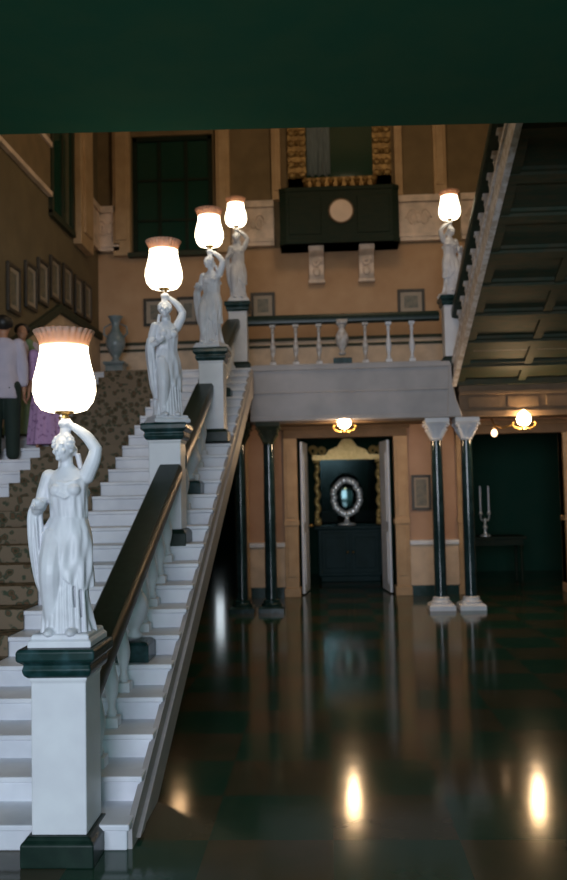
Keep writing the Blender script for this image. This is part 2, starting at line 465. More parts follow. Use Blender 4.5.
# landing, bridge and their facing
bm = NB()
box(bm, XW, XS, YL+.3, YW, LAND-.25, LAND)
struct('landing', bm, M['grey_marble'])
bm = NB(); box(bm, XF, XR, YB+.04, YW, LAND-.25, LAND); struct('aisle_landing', bm, M['brown'])
bm = NB()
box(bm, XS-.0, XF-.06, YB+.04, YW, LAND-.2, LAND+.0)
box(bm, XS-.05, XF-.06, YB, YB+.30, 2.60, 3.30)
box(bm, XS-.05, XF-.05, YB-.03, YB+.30, 3.24, 3.31)
box(bm, XS-.05, XF-.05, YB-.02, YB+.28, 2.93, 2.955)
box(bm, XS-.05, XF-.04, YB-.02, YB+.32, 2.56, 2.62)
struct('bridge', bm, M['grey_marble'], bevel=.008)
bm = NB()   # scrolled right end of the bridge facing
prism(bm, [(XF-.06, 3.31), (XF-.03, 3.27), (XF-.02, 3.0), (XF+.02, 2.8), (XF+.10, 2.56), (XF-.10, 2.56)], 'y', YB-.03, YB+.30)
struct('bridge_end_scroll', bm, M['grey_marble'], bevel=.01)
# soffit strip under the bridge, and the beam carried on to both aisles
bm = NB(); box(bm, XS, XF, YB+.30, YW, 2.6, 2.68); box(bm, -.95, 1.55, YB+.02, YB+.3, 2.53, 2.56)
struct('bridge_soffit', bm, M['beamwood'])
bm = NB()
for a, b in ((XF+.08, XR), (XW, XS-.1)):
    box(bm, a, b, YB+.12, YB+.4, 2.56, 3.12)
    box(bm, a, b, YB+.06, YB+.4, 2.56, 2.64); box(bm, a, b, YB+.08, YB+.4, 2.86, 2.91); box(bm, a, b, YB+.04, YB+.4, 3.06, 3.14)
    k = a+.12
    while k < b-.5:
        box(bm, k, k+.42, YB+.10, YB+.2, 2.68, 2.83); k += .52
    box(bm, a, b, YB+.4, YW, 2.66, 2.74)
struct('aisle_beam', bm, M['beamwood'], bevel=.006)

# ------------------------------------------------------------------ the upper flight (rises towards the photographer)
NU = 16
fl = thing('upper_staircase', 'upper stair flight on the right with dark panelled underside', 'staircase', (0, YB, LAND))
for k in range(NU):
    bm = NB(); y = -RUN*k
    box(bm, XF+.03, XR-.02, y-RUN-.02, y, RISE*k-.02, RISE*(k+1))
    obj('step', bm, M['stepm'], fl)
L = RUN*NU
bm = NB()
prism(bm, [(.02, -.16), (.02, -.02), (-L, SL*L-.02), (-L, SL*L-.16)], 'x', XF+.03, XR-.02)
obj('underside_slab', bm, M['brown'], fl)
bm = NB()
k = .25
while k < L-.3:                                    # cross ribs and long rails of the panelled underside
    prism(bm, [(-k, SL*k-.155), (-k-.10, SL*(k+.1)-.155), (-k-.10, SL*(k+.1)-.22), (-k, SL*k-.22)], 'x', XF+.05, XR-.03)
    prism(bm, [(-k+.03, SL*(k-.03)-.155), (-k-.13, SL*(k+.13)-.155), (-k-.13, SL*(k+.13)-.19), (-k+.03, SL*(k-.03)-.19)], 'x', XF+.05, XR-.03)
    k += .52
for x in (XF+.05, 2.6, 3.45, XR-.12):
    prism(bm, [(.02, -.15), (.02, -.21), (-L, SL*L-.21), (-L, SL*L-.15)], 'x', x, x+.1)
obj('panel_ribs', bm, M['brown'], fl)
bm = NB()
prism(bm, [(.04, -.25), (.04, .04), (-L, SL*L+.10), (-L, SL*L-.25)], 'x', XF, XF+.035)
prism(bm, [(.04, -.27), (.04, -.20), (-L, SL*L-.20), (-L, SL*L-.27)], 'x', XF-.02, XF+.04)
prism(bm, [(.0, .03), (.0, .08), (-L, SL*L+.13), (-L, SL*L+.08)], 'x', XF-.02, XF+.05)
obj('side_string', bm, M['brown_marble'], fl)

# ------------------------------------------------------------------ newel posts
def make_newel(label):
    t = thing('newel_post', label, 'newel post', (0, 0, 0), 0, 'newel posts of the balustrades')
    bm = NB(); square(bm, [(.165, 0), (.165, .10), (.15, .115), (.14, .13)]); obj('plinth', bm, M['rail'], t, bevel=.006)
    bm = NB(); square(bm, [(.125, .13), (.125, .80), (.132, .81), (.132, .825)]); obj('shaft', bm, M['marble'], t, bevel=.006)
    bm = NB(); square(bm, [(.135, .822), (.15, .835), (.158, .86), (.150, .882), (.165, .895), (.178, .905), (.178, .945), (.170, .956), (.12, .957)])
    obj('cap', bm, M['green'], t, bevel=.006)
    return t
K2, K3 = 9, 16
yk = lambda k: Y0+RUN*(k+.5)
zk = lambda k: RISE*(k+1)
NW = [(-1.22, 3.975, 0), (-1.235, yk(K2), zk(K2)-.02), (-1.125, yk(K3), zk(K3)+.02), (-1.13, 11.58, LAND+.01), (1.78, 11.60, LAND+.01)]
nl = ['white newel post with dark green cap standing on the hall floor',
      'white square newel post partway up the stairs, second one above the floor',
      'white newel post high on the stairs, third one up, just below the landing',
      'white newel post at the left corner of the landing',
      'newel post at the right end of the bridge']
n0 = make_newel(nl[0]); n0.location = NW[0]
for i in range(1, 5): dup(n0, NW[i], label=nl[i])

# ------------------------------------------------------------------ statues with lamps
def limb(bm, pts, rad, seg=12):
    # tapered limb with smooth interpolation
    P, R = [], []
    n = len(pts)
    keys = [(i, *p, r) for i, (p, r) in enumerate(zip(pts, rad))]
    for s in range((n-1)*6+1):
        v = cat(keys, s/6); P.append(v[:3]); R.append(v[3])
    tube(bm, P, R, seg); ball(bm, P[0], R[0]); ball(bm, P[-1], R[-1])

def hand(bm, wrist, direction, side, s=1.0, curl=.5):
    d = Vector(direction).normalized(); sd = Vector(side); sd = (sd-d*sd.dot(d)).normalized(); nrm = d.cross(sd)
    w = Vector(wrist)
    pal = []
    for t, r in ((0, .013), (.25, .018), (.6, .021), (1, .019)):
        pal.append((w+d*.045*t*s, r*s))
    tube(bm, [p for p, r in pal], [r for p, r in pal], 12, flat=.55)
    ball(bm, w+d*.045*s, .012*s)
    for k, (o, ln) in enumerate(((-.016, .034), (-.0055, .041), (.005, .038), (.0155, .029))):
        b = w+d*.042*s+sd*o*s
        pts = [b-d*.01*s, b+d*ln*.5*s+nrm*.003*s]
        pts.append(pts[-1]+(d*(1-curl)+nrm*curl).normalized()*ln*.4*s)
        pts.append(pts[-1]+(d*(.6-curl)+nrm*(curl+.3)).normalized()*ln*.3*s)
        tube(bm, pts, [.0062*s, .0058*s, .0052*s, .004*s], 8); ball(bm, pts[-1], .0042*s, 8, 6)
    b = w+d*.012*s-sd*.014*s
    tube(bm, [b, b+(d*.6-sd*.8)*.022*s, b+(d*.6-sd*.8)*.022*s+(d*.9+nrm*.4)*.018*s], [.008*s, .007*s, .0045*s], 8)

def head(bm, c, s=1.0, hairy=True, tilt=0, turn=0):
    M4 = Matrix.Translation(c) @ Matrix.Rotation(turn, 4, 'Z') @ Matrix.Rotation(tilt, 4, 'X')
    b2 = NB()
    ball(b2, (0, .004, .012), (.040*s, .048*s, .046*s), 24, 16)           # skull
    ball(b2, (0, -.008*s, -.014*s), (.034*s, .040*s, .046*s), 24, 16)     # face
    ball(b2, (0, -.036*s, -.049*s), (.013*s, .012*s, .011*s))             # chin
    tube(b2, [(0, -.046*s, .008*s), (0, -.056*s, -.016*s), (0, -.047*s, -.021*s)], [.005*s, .009*s, .006*s], 8)
    for q in (-1, 1):
        ball(b2, (q*.016*s, -.042*s, .013*s), (.013*s, .006*s, .004*s))   # brow
        ball(b2, (q*.016*s, -.0425*s, .003*s), (.0075*s, .0045*s, .0042*s))
        ball(b2, (q*.021*s, -.036*s, -.018*s), (.012*s, .010*s, .012*s))  # cheek
        ball(b2, (q*.038*s, .006*s, -.004*s), (.005*s, .009*s, .014*s))   # ear
    ball(b2, (0, -.0465*s, -.031*s), (.012*s, .006*s, .0028*s)); ball(b2, (0, -.045*s, -.037*s), (.010*s, .006*s, .0032*s))
    if hairy:
        for i in range(9):
            a = -.2+i*(PI+.4)/8
            ball(b2, (.042*s*math.cos(a), .004*s-.012*s*abs(math.cos(a)), .018*s+.040*s*math.sin(a)), (.014*s, .026*s, .014*s))
        ball(b2, (0, .056*s, .0), (.026*s, .022*s, .026*s))               # knot of hair
    b2.transform(M4)
    me = bpy.data.meshes.new('tmp'); b2.to_mesh(me); b2.free(); bm.from_mesh(me); bpy.data.meshes.remove(me)

def draped_body(bm, keys, z0, z1, nz=120, seg=120, folds=9, amp=1.0, twist=5.0, tilt=0, phi=0, cap=True):
    rs = []
    for i in range(nz+1):
        z = z0+(z1-z0)*i/nz
        cx, cy, rx, ry, fa = cat(keys, z)
        ring = []
        for k in range(seg):
            a = 2*PI*k/seg
            ph = twist*(z-z0)/(z1-z0)
            f = math.sin(folds*a+ph+1.2*math.sin(2*a+4*z))+.6*math.sin(folds*1.9*a-1.7*ph+2.0*math.sin(a))
            f = (abs(f)**.8)*(1 if f > 0 else -1)
            r = 1+fa*amp*f*.5
            ring.append(Vector((cx+rx*r*math.cos(a), cy+ry*r*math.sin(a), z+tilt*math.cos(a-phi)*(1-(z-z0)/(z1-z0)))))
        rs.append(ring)
    rings(bm, rs, cap)

def make_statue_mesh():
    bm = NB()
    # skirt to shoulders : z, cx, cy, rx, ry, fold amount
    keys = [(0.0, .005, 0, .112, .098, .16), (.06, .004, 0, .100, .090, .17), (.16, -.002, 0, .092, .082, .15),
            (.28, -.002, -.006, .092, .082, .12), (.38, .004, -.004, .100, .080, .09), (.45, .008, 0, .094, .074, .06),
            (.52, .006, .002, .076, .062, .04), (.58, .004, .002, .074, .060, .03), (.64, .003, -.004, .084, .062, .02),
            (.69, .002, .002, .088, .052, .01), (.722, .0, .006, .060, .042, .0), (.745, .0, .004, .030, .030, 0)]
    draped_body(bm, keys, 0, .745, folds=8)
    # bent knee and free leg pushing the cloth, foot under the hem
    limb(bm, [(-.045, -.03, .42), (-.052, -.085, .27), (-.05, -.055, .06)], [.058, .050, .036])
    for x in (-.05, .045): ball(bm, (x, -.10, .018), (.026, .05, .02))
    # breasts, girdle, overfold
    for q in (-1, 1): ball(bm, (q*.038+.003, -.050, .635), (.033, .028, .030))
    ok_ = [(.30, .004, -.006, .108, .094, .13), (.38, .006, -.006, .108, .090, .10), (.45, .008, -.002, .101, .080, .07), (.515, .006, .002, .083, .068, .04), (.535, .006, .002, .074, .060, .02)]
    draped_body(bm, ok_, .30, .535, nz=50, seg=140, folds=7, twist=4.5, tilt=.11, phi=2.7)      # overfold with slanting hem
    ok_ = [(.50, .006, .002, .082, .066, .05), (.56, .004, .001, .084, .067, .07), (.64, .003, -.004, .088, .066, .05), (.69, .002, .002, .089, .054, .03)]
    draped_body(bm, ok_, .50, .69, nz=30, seg=140, folds=9, twist=-2.5, tilt=.015, phi=.5)       # bodice
    for k in range(5):           # neckline folds
        tube(bm, [(-.075, -.02, .69-.008*k), (-.03, -.055-.003*k, .672-.014*k), (.01, -.062-.003*k, .664-.016*k), (.05, -.052, .675-.012*k), (.08, -.015, .695-.006*k)], .006, 6)
    for k in range(9):           # long vertical folds
        x = -.09+.0225*k
        y = -.094*math.sqrt(max(.05, 1-(x/.118)**2))
        tube(bm, [(x*.8, y*.9, .34), (x*.9+.004*math.sin(k), y*1.02, .18), (x*1.03, y*1.06, .004)], [.005, .009, .013], 6)
    # neck and head
    limb(bm, [(0, .006, .70), (-.004, .0, .77)], [.034, .028])
    head(bm, (-.010, -.012, .822), 1.02, True, tilt=-.12, turn=-.35)
    for k in range(3):           # locks falling on the shoulders
        tube(bm, [(-.035+.035*k, .04, .80), (-.045+.045*k, .048, .74), (-.05+.05*k, .045, .68)], [.014, .013, .006], 8)
    # raised arm
    limb(bm, [(.084, .006, .695), (.118, -.005, .765), (.132, -.008, .815)], [.036, .033, .028])
    limb(bm, [(.132, -.008, .815), (.092, -.006, .872), (.034, -.004, .918)], [.028, .026, .018])
    hand(bm, (.034, -.004, .915), (-.75, 0, .55), (0, -1, 0), 1.1, .3)
    ball(bm, (-.005, -.004, .935), (.034, .030, .022)); limb(bm, [(-.008, .0, .87), (-.006, .0, .95)], [.026, .022])
    # lowered arm with mantle hanging from it
    limb(bm, [(-.082, .004, .695), (-.108, .0, .62), (-.116, -.015, .565)], [.036, .031, .027])
    limb(bm, [(-.116, -.015, .565), (-.118, -.06, .548), (-.098, -.098, .556)], [.027, .023, .017])
    hand(bm, (-.098, -.098, .556), (.35, -.8, .15), (1, .3, 0), 1.0, .5)
    ck = [(.14, -.098, -.02, .012, .016, .2), (.24, -.112, -.03, .022, .030, .32), (.36, -.124, -.032, .028, .038, .34), (.47, -.132, -.028, .032, .042, .30),
          (.54, -.134, -.024, .032, .040, .18), (.60, -.116, -.01, .036, .036, .06)]
    draped_body(bm, ck, .14, .60, nz=60, seg=64, folds=5, twist=2)
    tube(bm, [(-.12, .0, .58), (-.09, .05, .62), (0, .072, .63), (.08, .05, .62)], [.03, .03, .028, .02], 10)
    return bm

def make_lamp_statue(label, group):
    t = thing('lamp_statue', label, 'statue', group=group)
    bm = NB(); square(bm, [(.145, 0), (.145, .028), (.132, .038), (.132, .052), (.125, .060)])
    obj('plinth', bm, M['statue'], t, bevel=.005)
    o = obj('figure', make_statue_mesh(), M['statue'], t); o.location = (0, 0, .045)
    remesh(o, .0038, 5)
    o.scale = (1.06, 1.06, 1.045)
    zb = 1.045
    bm = NB(); lathe(bm, [(.012, 0), (.010, .02), (.022, .028), (.030, .034), (.016, .045), (.040, .056), (.052, .066), (.050, .072)], (-.012, 0, zb-.030), 20)
    obj('lamp_holder', bm, M['brass'], t, True)
    lobe = lambda a, z: 1+.035*abs(math.cos(3*a+.4))*max(0, 1-z/.2)
    bm = NB()
    lathe(bm, [(.035, .006), (.07, .002), (.105, .014), (.132, .05), (.146, .10), (.144, .15), (.132, .20), (.120, .25), (.113, .29), (.113, .315)], (-.012, 0, zb+.03), 48, lobe)
    sh = obj('lamp_shade', bm, M['shade'], t, True)
    fr = lambda a, z: 1+.035*math.sin(26*a)*min(1, max(0, (z-.33)/.03))
    bm = NB()
    lathe(bm, [(.113, .312), (.117, .335), (.126, .360), (.141, .385), (.137, .388), (.120, .362), (.110, .335), (.108, .312)], (-.012, 0, zb+.03), 156, fr, cap=False)
    obj('rim', bm, M['rim'], sh, True)
    return t
sl = ['white marble draped woman holding a lit lamp on the lowest newel post',
      'white marble draped woman with lit lamp on the second newel post up the stairs',
      'white marble woman holding a lit lamp on the third newel post up the stairs',
      'marble woman holding a lit lamp at the left corner of the landing',
      'marble woman holding a lit lamp at the right end of the bridge']
s0 = make_lamp_statue(sl[0], 'marble lamp-bearing statues')
s0.location = (NW[0][0]+.01, NW[0][1], NW[0][2]+.957)
for i, (rz, mir) in enumerate(((.5, 0), (-.3, 0), (.15, 0), (.35, 1))):
    p = NW[i+1]; dup(s0, (p[0], p[1], p[2]+.957), rz, sl[i+1], mirror=bool(mir))

# ------------------------------------------------------------------ balustrades
BH = .60        # underside of rail above the nosing line
def baluster_mesh(h, s=1.0):
    bm = NB()
    square(bm, [(.042*s, 0), (.042*s, .05), (.034*s, .056)])
    k = (h-.056-.05)/.44
    prof = [(.022, .056), (.030, .075), (.020, .10), (.022, .13), (.034, .18), (.040, .22), (.036, .26), (.024, .32), (.017, .38), (.020, .42), (.030, .44), (.020, .455), (.024, .47), (.024, .496)]
    lathe(bm, [(r*s, .056+(z-.056)*k) for r, z in prof], seg=16)
    square(bm, [(.034*s, h-.055), (.040*s, h-.05), (.040*s, h+.03)])
    return bm
def vase_mesh(h):
    bm = NB()
    k = (h-.17)/.43
    prof = [(.04, .0), (.055, .02), (.03, .05), (.045, .09), (.082, .16), (.092, .22), (.080, .28), (.050, .34), (.040, .37), (.062, .40), (.05, .43)]
    lathe(bm, [(r, .15+z*k) for r, z in prof], seg=24)
    square(bm, [(.07, h-.03), (.075, h-.02), (.075, h+.03)])
    return bm
RAILPOLY = [(-.09, .0), (-.095, .03), (-.095, .10), (-.075, .13), (.075, .13), (.095, .10), (.095, .03), (.09, .0), (.05, -.02), (-.05, -.02)]
def rail(path, cx):
    bm = NB()
    rings(bm, [[Vector((cx+u, y, z+v)) for u, v in RAILPOLY] for y, z in path])
    return bm
sections = [('balustrade', 'lowest stair balustrade, dark green rail on white balusters between first and second newel posts', 0, 1, range(1, K2), 4),
            ('balustrade', 'middle length of stair balustrade between second and third newel posts', 1, 2, range(K2+1, K3), 12),
            ('balustrade', 'top length of stair balustrade between third newel post and the landing corner', 2, 3, range(K3+1, N), 21)]
hB = BH-RISE+.062
for nm, lb, a, b, ks, mid in sections:
    t = thing(nm, lb, 'balustrade', (XB, NW[a][1]+.15, 0), 0, 'stair balustrades')
    oy = NW[a][1]+.15
    ya, yb = NW[a][1]+.10, NW[b][1]-.12
    zr = lambda y: min(stairline(y), LAND+.0)+BH
    path = [(ya-oy, zr(ya)), (yb-oy, zr(yb))] if b < 3 else [(ya-oy, zr(ya)), (YL+.0-oy, zr(YL)), (yb-oy, zr(yb))]
    obj('handrail', rail(path, 0), M['rail'], t, 'auto')
    for k in ks:
        y, z = yk(k), zk(k)
        if k == N-1: y = YL+.12
        if k == mid:
            bm = NB(); square(bm, [(.11, 0), (.11, .10), (.095, .115), (.08, .12)]); o = obj('pedestal', bm, M['green'], t, bevel=.005); o.location = (0, y-oy, z)
            o = obj('vase_baluster', vase_mesh(hB), M['statue'], t, True); o.location = (0, y-oy, z-.02)
        else:
            o = obj('baluster', baluster_mesh(hB), M['statue'], t, 'auto'); o.location = (0, y-oy, z)

# bridge balustrade
YBB = 11.62
t = thing('balustrade', 'level balustrade with green rail along the bridge above the central doorway', 'balustrade', (.28, YBB, 3.31), 0, 'stair balustrades')
bm = NB(); rings(bm, [[Vector((x, u*.75, .60+v*.85)) for u, v in RAILPOLY] for x in (XB+.10-.28, 1.60-.28)])
obj('handrail', bm, M['rail'], t, 'auto')
bm = NB(); box(bm, XS-.28, 1.6-.28, -.09, .09, -.01, .025); obj('bottom_rail', bm, M['grey_marble'], t)
for i in range(-3, 5):
    x = i*.316
    if x > 1.25: continue
    if i == 0:
        bm = NB(); square(bm, [(.125, .02), (.125, .09), (.10, .10)]); obj('pedestal', bm, M['green'], t)
        o = obj('vase_baluster', vase_mesh(.60), M['brown_marble'], t, True)
    else:
        o = obj('baluster', baluster_mesh(.58), M['brown_marble'] if i < 2 else M['statue'], t, 'auto'); o.location = (x, 0, .02)

# upper flight balustrade
t = thing('balustrade', 'balustrade rising along the open side of the upper right flight', 'balustrade', (XF+.09, YB, LAND), 0, 'stair balustrades')
L2 = RUN*(NU-1)
bm = NB(); rings(bm, [[Vector((u, y, z+v)) for u, v in RAILPOLY] for y, z in ((0, BH+.06), (-L2, SL*L2+BH+.06))])
obj('handrail', bm, M['rail'], t, 'auto')
for k in range(NU-1):
    o = obj('baluster', baluster_mesh(BH-RISE+.12), M['brown_marble'], t, 'auto'); o.location = (0, -RUN*(k+.5), RISE*(k+1))

# ------------------------------------------------------------------ columns
def make_column(label, mb='marble', mc='marble'):
    t = thing('marble_column', label, 'column', group='dark columns under the bridge')
    bm = NB(); square(bm, [(.17, 0), (.17, .06), (.145, .085)]); lathe(bm, [(.135, .08), (.14, .105), (.115, .12), (.108, .14), (.112, .16), (.08, .175)], seg=28)
    obj('base', bm, M[mb], t, 'auto')
    bm = NB(); lathe(bm, [(.078, .165), (.080, .6), (.078, 1.4), (.070, 2.27)], seg=32); obj('shaft', bm, M['colshaft'], t, 'auto')
    bm = NB(); lathe(bm, [(.072, 2.255), (.088, 2.27), (.075, 2.285), (.08, 2.31), (.10, 2.38), (.135, 2.45)], seg=28)
    square(bm, [(.075, 2.29), (.085, 2.38), (.125, 2.46), (.160, 2.50), (.160, 2.555)])
    for sx in (-1, 1):
        for sy in (-1, 1):
            pts = [(sx*(.125+.035*math.cos(a)*(1-a/9)), sy*(.125+.02*math.cos(a)), 2.455+.035*math.sin(a)*(1-a/9)) for a in [i*.5 for i in range(12)]]
            tube(bm, pts, .014, 6)
            tube(bm, [(sx*.06, sy*.06, 2.29), (sx*.085, sy*.085, 2.36), (sx*.12, sy*.12, 2.41), (sx*.13, sy*.13, 2.39)], [.02, .026, .018, .008], 6)
    obj('capital', bm, M[mc], t, 'auto')
    return t
cl = ['dark glossy column under the right end of the bridge, inner one of the right pair',
      'dark glossy column just right of the bridge end, beside the right dark doorway',
      'dark column in shadow next to the left frame of the central doorway',
      'dark column in shadow closest to the stairs, under the landing corner']
c0 = make_column(cl[0]); c0.location = (1.515, 11.62, 0)
dup(c0, (1.915, 11.62, 0), label=cl[1])
c1 = make_column(cl[2], 'green', 'brown'); c1.location = (-.755, 11.62, 0); dup(c1, (-1.15, 11.62, 0), label=cl[3])  # shade on the left pair put into darker base and capital materials

# ------------------------------------------------------------------ bracket lamps
def make_lamp(label, bm_='bulb'):
    t = thing('ceiling_lamp', label, 'lamp', group='lit lamps hung under the beams')
    bm = NB()
    lathe(bm, [(.008, .10), (.06, .06), (.06, 0), (.05, -.02), (.02, -.035)], seg=20); tube(bm, [(0, 0, -.03), (0, -.03, -.06), (0, -.10, -.07)], .010)
    for s in (-1, 1):
        tube(bm, [(0, -.10, -.07), (s*.06, -.10, -.10), (s*.13, -.10, -.075), (s*.16, -.10, -.03), (s*.13, -.1, -.01)], [.010, .009, .008, .007, .005], 8)
    lathe(bm, [(.035, -.055), (.045, -.07), (.02, -.09), (.008, -.11)], (0, -.10, 0), 16)
    obj('bracket', bm, M['brass'], t, True)
    bm = NB(); lathe(bm, [(.014, -.055), (.05, -.045), (.084, -.01), (.092, .03), (.076, .08), (.038, .12), (.006, .15)], (0, -.10, 0), 24)
    obj('bulb', bm, M[bm_], t, True)
    return t
l0 = make_lamp('lit flame-shaped lamp under the middle of the bridge, before the central doorway'); l0.location = (.28, YB+.16, 2.50)
l1 = dup(l0, (2.66, YB+.12, 2.48), label='lit flame-shaped lamp under the beam of the right aisle, by the dark doorway')
l2 = make_lamp('lit lamp under the left aisle beam behind the stairs', 'midbulb'); l2.location = (-2.02, YB+.12, 2.48)
# small secondary light left of the right lamp
t = thing('wall_lamp', 'small lit lamp on a long brass arm, just left of the bright right aisle lamp', 'lamp', (2.36, YB+.5, 2.36))
bm = NB(); tube(bm, [(0, .3, .30), (0, .02, .12), (.10, -.1, .06), (.22, -.25, .10)], .010); lathe(bm, [(.03, .09), (.02, .06), (.008, .05)], seg=12)
obj('arm', bm, M['brass'], t, True)
bm = NB(); lathe(bm, [(.01, -.05), (.035, -.03), (.045, 0), (.03, .04), (.01, .06)], seg=20); obj('bulb', bm, M['dimbulb'], t, True)

# ------------------------------------------------------------------ clock box, corbels, gilt mirror
t = thing('wall_balcony', 'dark box-like balcony high on the rear wall bearing a pale round disc', 'balcony', (.31, YW, 5.33))
bm = NB()
prism(bm, [(-.90, -.0), (-.90, -.45), (-.80, -.5), (.80, -.5), (.90, -.45), (.90, 0)], 'z', .0, .86)
prism(bm, [(-.91, -.0), (-.91, -.46), (-.81, -.515), (.81, -.515), (.91, -.46), (.91, 0)], 'z', .80, .87)
prism(bm, [(-.91, -.0), (-.91, -.46), (-.81, -.515), (.81, -.515), (.91, -.46), (.91, 0)], 'z', .0, .06)
for x in (-.75, -.28, .28):
    pass
for a, b in ((-.76, -.27), (.27, .76)):
    box(bm, a, b, -.515, -.49, .14, .72)
obj('body', bm, M['darkwood'], t, bevel=.01)
b2 = NB(); lathe(b2, [(.0, 0), (.178, 0), (.178, .02), (.165, .032), (.0, .034)], seg=40)
b2.transform(Matrix.Translation((.03, -.50, .48)) @ Matrix.Rotation(PI/2, 4, 'X')); d = obj('disc', b2, M['disc'], t, 'auto')
d['label'] = 'pale round disc'
b2 = NB()
tube(b2, [(.03+.18*math.cos(a), -.52, .48+.18*math.sin(a)) for a in [2*PI*i/40 for i in range(41)]], .014, 8); obj('disc_rim', b2, M['beamwood'], d, True)
def make_corbel(x, label):
    t = thing('corbel', label, 'corbel', (x, YW, 4.84), 0, 'corbels under the balcony box')
    bm = NB()
    prism(bm, [(0, 0), (-.10, 0), (-.16, .10), (-.15, .25), (-.22, .36), (-.36, .42), (-.40, .50), (-.40, .55), (0, .55)], 'x', -.115, .115)
    box(bm, -.14, .14, -.42, 0, .50, .56); box(bm, -.13, .13, -.12, 0, -.02, .03)
    obj('bracket', bm, M['frieze'], t, bevel=.012)
    bm = NB(); tube(bm, [(.0+.07*math.cos(a)*(1-a/14), -.20+.0*a, .28+.08*math.sin(a)*(1-a/14)) for a in [i*.45 for i in range(22)]], .018, 6)
    ball(bm, (0, -.17, .14), (.06, .04, .07)); obj('carving', bm, M['frieze'], t, True)
    return t
make_corbel(-.05, 'grey-white carved corbel under the left half of the dark balcony box')
make_corbel(.72, 'grey-white carved corbel under the right half of the dark balcony box')

t = thing('gilt_mirror', 'large carved gilt frame above the dark balcony box', 'mirror', (.34, YW-.02, 6.24))
bm = NB(); OW, IW = .80, .52
for a, b, z0, z1 in ((-OW, -IW, 0, 2.4), (IW, OW, 0, 2.4), (-OW, OW, 0, .24), (-OW, OW, 2.2, 2.5)):
    box(bm, a, b, -.10, 0, z0, z1)
random.seed(3)
def leafrun(p, q, n, wd):
    for i in range(n):
        f = (i+.5)/n; c = Vector(p).lerp(Vector(q), f)
        for s in (-1, 1):
            off = Vector(((Vector(q)-Vector(p)).normalized().cross(Vector((0, 1, 0))))*s*wd*.55)
            ball(bm, c+off, (wd*.42, .05, wd*.36), 8, 6)
        ball(bm, c, (wd*.3, .075, wd*.3), 8, 6)
leafrun((-.66, -.10, .2), (-.66, -.10, 2.4), 13, .15); leafrun((.66, -.10, .2), (.66, -.10, 2.4), 13, .15); leafrun((-.6, -.10, .12), (.6, -.10, .12), 9, .13)
obj('frame', bm, M['gilt_dull'], t, 'auto')
bm = NB(); box(bm, -IW-.02, IW+.02, -.05, -.03, .2, 2.3); obj('glass', bm, M['pane'], t)
bm = NB()   # grey-blue cloth hanging inside the frame
rs = []
for i in range(25):
    x = -.50+.36*i/24; y = -.075+.012*math.sin(i*1.3)
    rs.append([Vector((x-.03*0, y, .28+.02*math.sin(i*.9))), Vector((x, y-.012, 1.2)), Vector((x, y, 2.25)), Vector((x, y+.008, 2.25)), Vector((x, y-.004, 1.2)), Vector((x, y+.008, .28+.02*math.sin(i*.9)))])
rings(bm, rs); obj('curtain', bm, M['bluecurtain'], t, True)

# ------------------------------------------------------------------ pictures
def make_picture(name, loc, w, h, label, group, rz=0, fw=.045, fm='frame', mw=.06):
    t = thing(name, label, 'picture', loc, rz, group)
    bm = NB()
    for a, b, z0, z1 in ((-w/2, -w/2+fw, 0, h), (w/2-fw, w/2, 0, h), (-w/2+fw, w/2-fw, 0, fw), (-w/2+fw, w/2-fw, h-fw, h)):
        box(bm, a, b, -.035, 0, z0, z1)
    obj('frame', bm, M[fm], t, bevel=.006)
    bm = NB()
    i, j = w/2-fw, mw
    for a, b, z0, z1 in ((-i, -i+j, fw, h-fw), (i-j, i, fw, h-fw), (-i+j, i-j, fw, fw+j), (-i+j, i-j, h-fw-j, h-fw)):
        box(bm, a, b, -.018, -.004, z0, z1)
    obj('mount', bm, M['mount'], t)
    bm = NB(); box(bm, -i+j, i-j, -.012, -.003, fw+j, h-fw-j); obj('print', bm, M['photo'], t)
    return t
yp = YW-.005
make_picture('framed_picture', (-2.60, yp, 4.24), .36, .44, 'small framed print on the rear wall half behind the second lamp statue', 'framed prints on the rear wall')
make_picture('framed_picture', (-2.08, yp, 4.25), .34, .44, 'small framed print on the rear wall between second and third lamp statues', 'framed prints on the rear wall')
make_picture('framed_picture', (-.90, yp, 4.30), .38, .42, 'small framed print on the rear wall, right of the landing corner statue', 'framed prints on the rear wall')
make_picture('framed_picture', (1.40, yp, 4.30), .42, .40, 'small framed print on the rear wall near the right end of the bridge', 'framed prints on the rear wall')
ords = ['nearest the stair foot, lowest of the row', 'second in the climbing row', 'third in the climbing row', 'fourth in the climbing row', 'fifth, where the row reaches the landing', 'sixth, second from the far corner', 'last of the row, next to the far corner']
for i, (y, z) in enumerate(((9.45, 3.70), (10.02, 3.86), (10.47, 4.02), (10.95, 4.18), (11.5, 4.22), (12.02, 4.20), (12.5, 4.22))):
    make_picture('framed_picture', (XW+.005, y, z), .40 if i < 5 else .36, .56, 'dark framed print on the left wall, '+ords[i], 'framed prints climbing the left wall', PI/2, mw=.05)
make_picture('framed_picture', (1.47, YW-.005, 1.28), .30, .54, 'upright framed picture on the lower wall between central doorway and columns', None, fw=.04, mw=.03)

